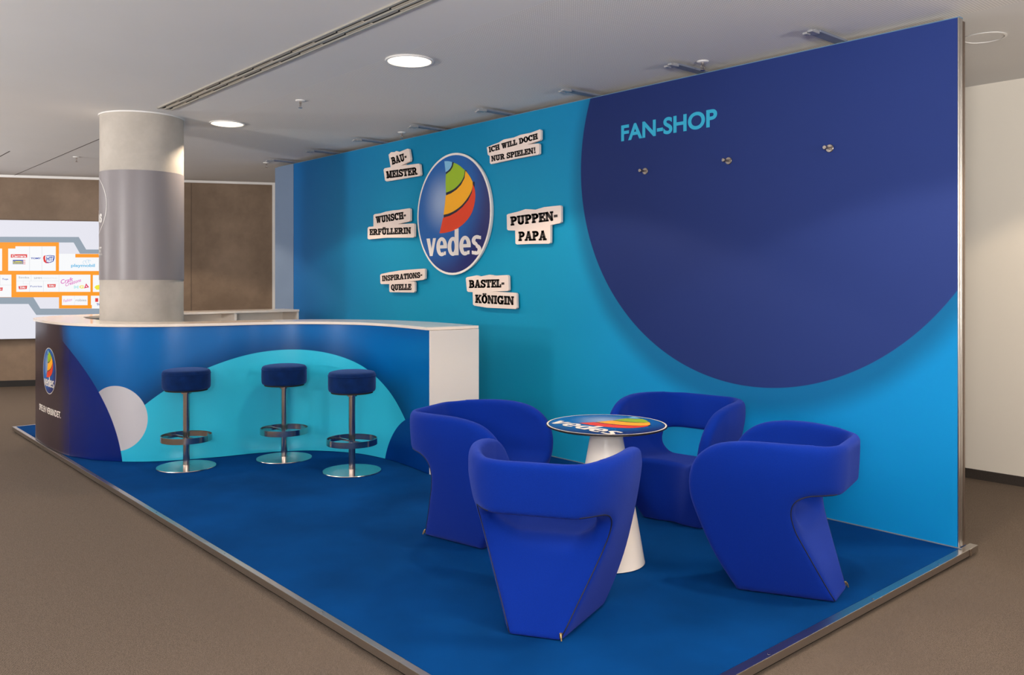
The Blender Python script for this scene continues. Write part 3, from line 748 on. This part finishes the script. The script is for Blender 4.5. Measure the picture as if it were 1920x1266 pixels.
def wfun(y, z):
    wf = .122 + .21 * np.clip(y, -.05, .55)
    q = np.clip((.40 - y) / .49, 0, .999)
    wt = .385 * (1 - q ** 2.4) ** (1 / 2.4) - .10 * np.clip(y - .45, 0, 1)
    s_ = 1 - (1 - np.clip(z / .66, 0, 1)) ** 1.25
    return wf * (1 - s_) + wt * s_
def polysd(py_, pz_, poly):
    P_ = np.array(poly); Q_ = np.roll(P_, -1, 0); best = np.full(py_.shape, 1e9); ins = np.zeros(py_.shape, bool)
    for (a, b_) in zip(P_, Q_):
        e = b_ - a; L2 = (e ** 2).sum()
        if L2 < 1e-12: continue
        t_ = np.clip(((py_ - a[0]) * e[0] + (pz_ - a[1]) * e[1]) / L2, 0, 1)
        best = np.minimum(best, (py_ - a[0] - t_ * e[0]) ** 2 + (pz_ - a[1] - t_ * e[1]) ** 2)
        cc = (a[1] > pz_) != (b_[1] > pz_)
        if a[1] != b_[1]: ins ^= cc & (py_ < (b_[0] - a[0]) * (pz_ - a[1]) / (b_[1] - a[1]) + a[0])
    return np.where(ins, -1, 1) * np.sqrt(best)
def smax(a, b_, k): hh = np.clip(.5 + .5 * (a - b_) / k, 0, 1); return b_ + (a - b_) * hh + k * hh * (1 - hh)
def smin(a, b_, k): return -smax(-a, -b_, k)
h_ = .010
gx = np.arange(-.46, .4601, h_); gy = np.arange(-.22, .7201, h_); gz = np.arange(-.04, .8401, h_)
Yp, Zp = np.meshgrid(gy, gz, indexing='ij'); D2 = polysd(Yp, Zp, prof)
Xg, Yg, Zg = np.meshgrid(gx, gy, gz, indexing='ij'); A_ = np.abs(Xg)
side = (A_ - wfun(Yg, Zg)) * .93
# the front face is fuller at the arms than in the middle
cen = 1 - np.clip(A_ / np.maximum(wfun(Yg, Zg), .05), 0, 1) ** 2.2
D3 = np.broadcast_to(D2[None], Xg.shape)
frontcut = Yg - (.455 + .16 * Zg + .30 * (1 - cen))
tk = np.clip((Zg - .46) / .12, 0, 1)
outer = smax(smax(side, D3, .03 + .035 * tk * np.clip((.26 - Yg) / .24, 0, 1)), frontcut, .05)
wi = wfun(Yg, Zg) - .068
tn = np.clip((Yg - .06) / .22, 0, 1)
narrow = (.19 + 1.05 * np.clip(Zg - .40, 0, 1) + .04 * np.clip(Yg / .5, 0, 1)) * tn + (.165 + 2.2 * np.clip(Zg - .49, 0, 1)) * (1 - tn)
wi = smin(wi, narrow, .04)
seat = .405 + .10 * np.clip(.30 - Yg, 0, 1) ** 1.5 + .05 * np.clip(Yg - .2, 0, 1) - .02
yb = .028 - .16 * (Zg - .54)
cav = smax(smax(A_ - wi, seat - Zg, .09), yb - Yg, .05)
kk = .032 + .105 * cen * np.exp(-((Yg - .14) ** 2 + (Zg - .40) ** 2) / .09 ** 2)
solid = smax(outer, -cav, kk)
solid = np.maximum(solid, -Zg + .001)
V, Fc = surface_nets(solid, (gx[0], gy[0], gz[0]), h_)
bm = bmesh.new(); bv = [bm.verts.new(v) for v in V.tolist()]
for q in Fc:
    try: bm.faces.new([bv[i] for i in q])
    except ValueError: pass
zl = [v for v in bm.verts if v.co.z > .012]
for _ in range(4): bmesh.ops.smooth_vert(bm, verts=zl, factor=.5, use_axis_x=True, use_axis_y=True, use_axis_z=True)
for v in bm.verts:
    if v.co.z < .003: v.co.z = .002
CH_T = BVHTree.FromBMesh(bm)
ch0 = thing('lounge_armchair', '', 'armchair', group='blue lounge armchairs round the cone table')
body = obj('upholstered_shell', bm, M_chair, ch0, True)
zpath = [(.0, .012)] + [(.137 * k, .330 * k) for k in (.15, .3, .45, .6, .75, .9)] + catmull(NOTCH[::-1], 4)
for sx in (-1, 1):
    pts = []
    for (y, z) in zpath:
        if y < -.05: break
        wv_ = float(wfun(np.array(y), np.array(z)))
        loc, nn, _, _ = CH_T.find_nearest(Vector((sx * wv_, y, z)))
        p_ = loc + nn * .0005
        if not pts or (p_ - pts[-1]).length > .004: pts.append(p_)
    pts = [pts[0]] + [(pts[i - 1] + pts[i] * 2 + pts[i + 1]) / 4 for i in range(1, len(pts) - 1)] + [pts[-1]]
    bm = tube(bmesh.new(), pts, .0026, 6)
    zo = obj('zip', bm, M_zip, ch0, True)
    if sx == 1:
        e = pts[0]
        bm = bmesh.new(); box(bm, e.x - .006, e.x + .006, e.y - .004, e.y + .006, .012, .034, bev=.002); tube(bm, [(e.x, e.y - .004, .03), (e.x + .003, e.y - .009, .018), (e.x + .006, e.y - .012, .005)], .0035, 6)
        obj('zip_pull', bm, mat('brass_zip_pull', rgb(200, 165, 110), .3, .9), zo)
CH = [((-.702, -2.615), 121.5, 'blue armchair with its back to the viewer, nearest of the four'),
      ((-2.245, -2.015), 22, 'blue armchair at the left of the table, beside the white counter end'),
      ((-.08, -1.173), 195, 'blue armchair at the right of the table, seen from its side'),
      ((-1.445, -.375), -82, 'blue armchair behind the table, its front and open back facing the viewer')]
for i, ((x, y), ang, lab) in enumerate(CH):
    t = ch0 if i == 0 else copy_tree(ch0)
    t['label'] = lab; t.location = (x, y, 0); t.rotation_euler = (0, 0, math.radians(ang - 90))

# ------------------------------------------------------------------ LED screen on the far wall
SD = .12
def sray(pxx, py, d=SD):
    """screen position (u along wall, z) seen at a pixel of the photograph"""
    a = (pxx - 960) / FPX; rx, ry = a * .660 - .751, a * .751 + .66
    num = (F0.x + fn_.x * d - CX) * fn_.x + (F0.y + fn_.y * d - CY) * fn_.y
    tt = num / (rx * fn_.x + ry * fn_.y)
    X_, Y_ = CX + rx * tt, CY + ry * tt
    return ((X_ - F0.x) * fd.x + (Y_ - F0.y) * fd.y, CZ - (py - HY) / FPX * tt)
def emi(name, c, e=.80): return mat(name, (0, 0, 0, 1), .4, spec=.2, emit=c, es=e)
E_bg = emi('screen_pale', rgb(232, 232, 242)); E_w = emi('screen_white', rgb(250, 251, 253)); E_o = emi('screen_orange', rgb(255, 156, 8)); E_g = emi('screen_grey', rgb(148, 162, 176))
E_l = emi('screen_line', rgb(222, 226, 232)); E_r = emi('screen_red', rgb(228, 50, 48)); E_b = emi('screen_blue', rgb(30, 70, 175)); E_c = emi('screen_sky', rgb(120, 196, 236)); E_p = emi('screen_pink', rgb(222, 70, 190)); E_y = emi('screen_yellow', rgb(245, 235, 50)); E_k = emi('screen_text_grey', rgb(150, 150, 160)); E_cr = emi('screen_crimson', rgb(225, 30, 90))
E_pc = emi('screen_mint', rgb(200, 238, 240)); E_py = emi('screen_lemon', rgb(248, 232, 110))
u0, ztop = sray(0, 412.5); u1_, _ = sray(300, 420); _, zbot = sray(0, 636)
uL = u0 - 2.2
scn = thing('led_screen', 'large lit LED wall screen with orange floor-plan graphics and brand names', 'screen', far(u0, SD, zbot))
scn.rotation_euler = (0, 0, math.atan2(fd.y, fd.x))
def sl(u, z, d=0): return (u - u0, -d, z - zbot)     # local: x along the wall, -y towards the hall
hb = bmesh.new(); box(hb, uL - u0, u1_ - u0, .003, SD - .005, 0, ztop - zbot); obj('housing', hb, M_black, scn)
hb = bmesh.new(); box(hb, uL - u0, u1_ - u0, 0, .0025, 0, ztop - zbot); disp = obj('display', hb, E_bg, scn)
def zp(p): return sray(p[0] / 7.447, p[1] / 7.447 + 430)
LAY = [0.0006]
def poly_s(name, polys, m, step=.0006):
    bm = bmesh.new()
    for P_ in polys:
        f = bm.faces.new([bm.verts.new(sl(*zp(p), LAY[0])) for p in P_]); f.normal_update()
        if len(P_) > 4: bmesh.ops.triangulate(bm, faces=[f])
    obj(name, bm, m, disp, flip=False); LAY[0] += step
def rc(x0, y0, x1, y1): return [(x0, y1), (x1, y1), (x1, y0), (x0, y0)]
XL = -1500
poly_s('grey_band', [[(XL, 180), (1020, 185), (1118, 341), (2300, 341), (2300, 283), (1203, 283), (1100, 108), (XL, 100)],
                     [(XL, 1043), (398, 1043), (508, 1197), (2300, 1190), (2300, 1108), (572, 1108), (464, 948), (XL, 948)]], E_g)
poly_s('hall_outline', [rc(XL, 182, 824, 950), rc(824, 345, 2300, 1106)], E_o)
poly_s('pale_gap', [rc(824, 186, 1030, 342), [(1030, 186), (1118, 342), (1030, 342)], rc(562, 953, 824, 1108), [(562, 953), (562, 1106), (468, 953)]], E_bg)
poly_s('white_booth', [rc(XL, 270, 30, 580), rc(115, 270, 780, 580), rc(216, 238, 780, 272), rc(824, 342, 1052, 583), rc(1052, 394, 2300, 583),
    rc(XL, 634, 160, 947), rc(228, 634, 1263, 874), rc(1297, 640, 2300, 875), rc(865, 928, 1224, 1060), rc(1270, 928, 2300, 1058), rc(1283, 1058, 2300, 1106)], E_w)
poly_s('booth_line', [rc(410, 240, 416, 580), rc(584, 240, 590, 580), rc(432, 636, 437, 725), rc(228, 720, 825, 724), rc(410, 720, 415, 874), rc(604, 724, 609, 874), rc(822, 636, 826, 874), rc(1040, 930, 1044, 1060), rc(0, 640, 5, 780), rc(0, 778, 160, 782), rc(322, 722, 326, 762), rc(322, 760, 414, 764)], E_l)
poly_s('red_logo', [rc(152, 350, 380, 396), [(258, 796), (380, 788), (374, 834), (266, 838)], [(660, 768), (780, 766), (774, 810), (668, 814)], rc(1330, 962, 1372, 1014), [(-60, 820), (40, 812), (34, 858), (-60, 862)],
    [(640, 362), (612, 372), (602, 400), (612, 450), (640, 474), (690, 474), (652, 455), (634, 420), (632, 385)], rc(325, 430, 356, 438), rc(325, 455, 356, 463), rc(325, 479, 356, 487)], E_r)
poly_s('blue_logo', [rc(180, 428, 325, 487), [(645, 366), (700, 362), (762, 368), (764, 405), (745, 452), (700, 468), (655, 466), (640, 452), (690, 460), (735, 446), (752, 405), (750, 376), (700, 370), (645, 374)]], E_b)
poly_s('yellow_logo', [rc(186, 445, 318, 480), [(1318, 812), (1340, 785), (1390, 775), (1440, 790), (1450, 815), (1420, 840), (1350, 845)]], E_y)
poly_s('crimson_logo', [[(1175, 826), (1245, 810), (1203, 755)]], E_cr); poly_s('white_logo', [[(1198, 808), (1222, 802), (1206, 784)]], E_w)
def txt(s, x0, y0, x1, y1, m, bold=.02, tilt=0):
    bm = bmesh.new(); put_text(bm, s, lambda u, v: sl(*zp((x0 + (x1 - x0) * u, y1 + (y0 - y1) * v + tilt * u)), LAY[0]), bold); obj('lettering', bm, m, disp, flip=False)
LAY[0] += .0006
txt('Carrera', 168, 358, 366, 390, E_w, .03); txt('Revell', 196, 448, 316, 476, E_b, .02); txt('TOMY', 432, 394, 574, 418, E_b, .04); txt('HTi', 650, 382, 748, 445, E_b, .03)
txt('playmobil', 994, 484, 1326, 540, E_c, .03); txt('Simba', 262, 660, 410, 686, E_k, .0); txt('SIMM', 476, 670, 584, 694, E_k, .0); txt('MARKETING', 600, 672, 800, 694, E_l, .0)
txt('ZURU', 278, 802, 358, 826, E_w, .04); txt('ZURU', 680, 778, 762, 802, E_w, .04); txt('Funrise', 426, 786, 588, 808, E_b, .01)
txt('Craft', 850, 706, 1020, 766, E_p, .01, -40); txt('Creations', 915, 752, 1132, 800, E_p, .01, -70)
txt('M', 1034, 785, 1098, 830, E_pc, .03); txt('G', 1110, 782, 1172, 828, E_py, .05)
txt('Fashion', 890, 980, 1006, 1020, E_p, .0, -20); txt('robies', 1058, 972, 1206, 1006, E_k, .0); txt('TOYS', 1350, 1034, 1460, 1066, E_b, .04); txt('Toys', 32, 684, 116, 714, E_b, .02); txt('ZURU', -50, 826, 22, 850, E_w, .04)
bm = bmesh.new()
for cx_, cy_, r_ in ((1182, 462, 24), (1222, 452, 28), (1250, 448, 20)):
    for k in range(18):
        a, b_ = math.pi * k / 12, math.pi * (k + 1) / 12
        bm.faces.new([bm.verts.new(sl(*zp((cx_ + r * math.cos(q), cy_ - r * math.sin(q))), LAY[0])) for r, q in ((r_, a), (r_ - 3, a), (r_ - 3, b_), (r_, b_))])
obj('outline_drawing', bm, E_c, disp, flip=False)
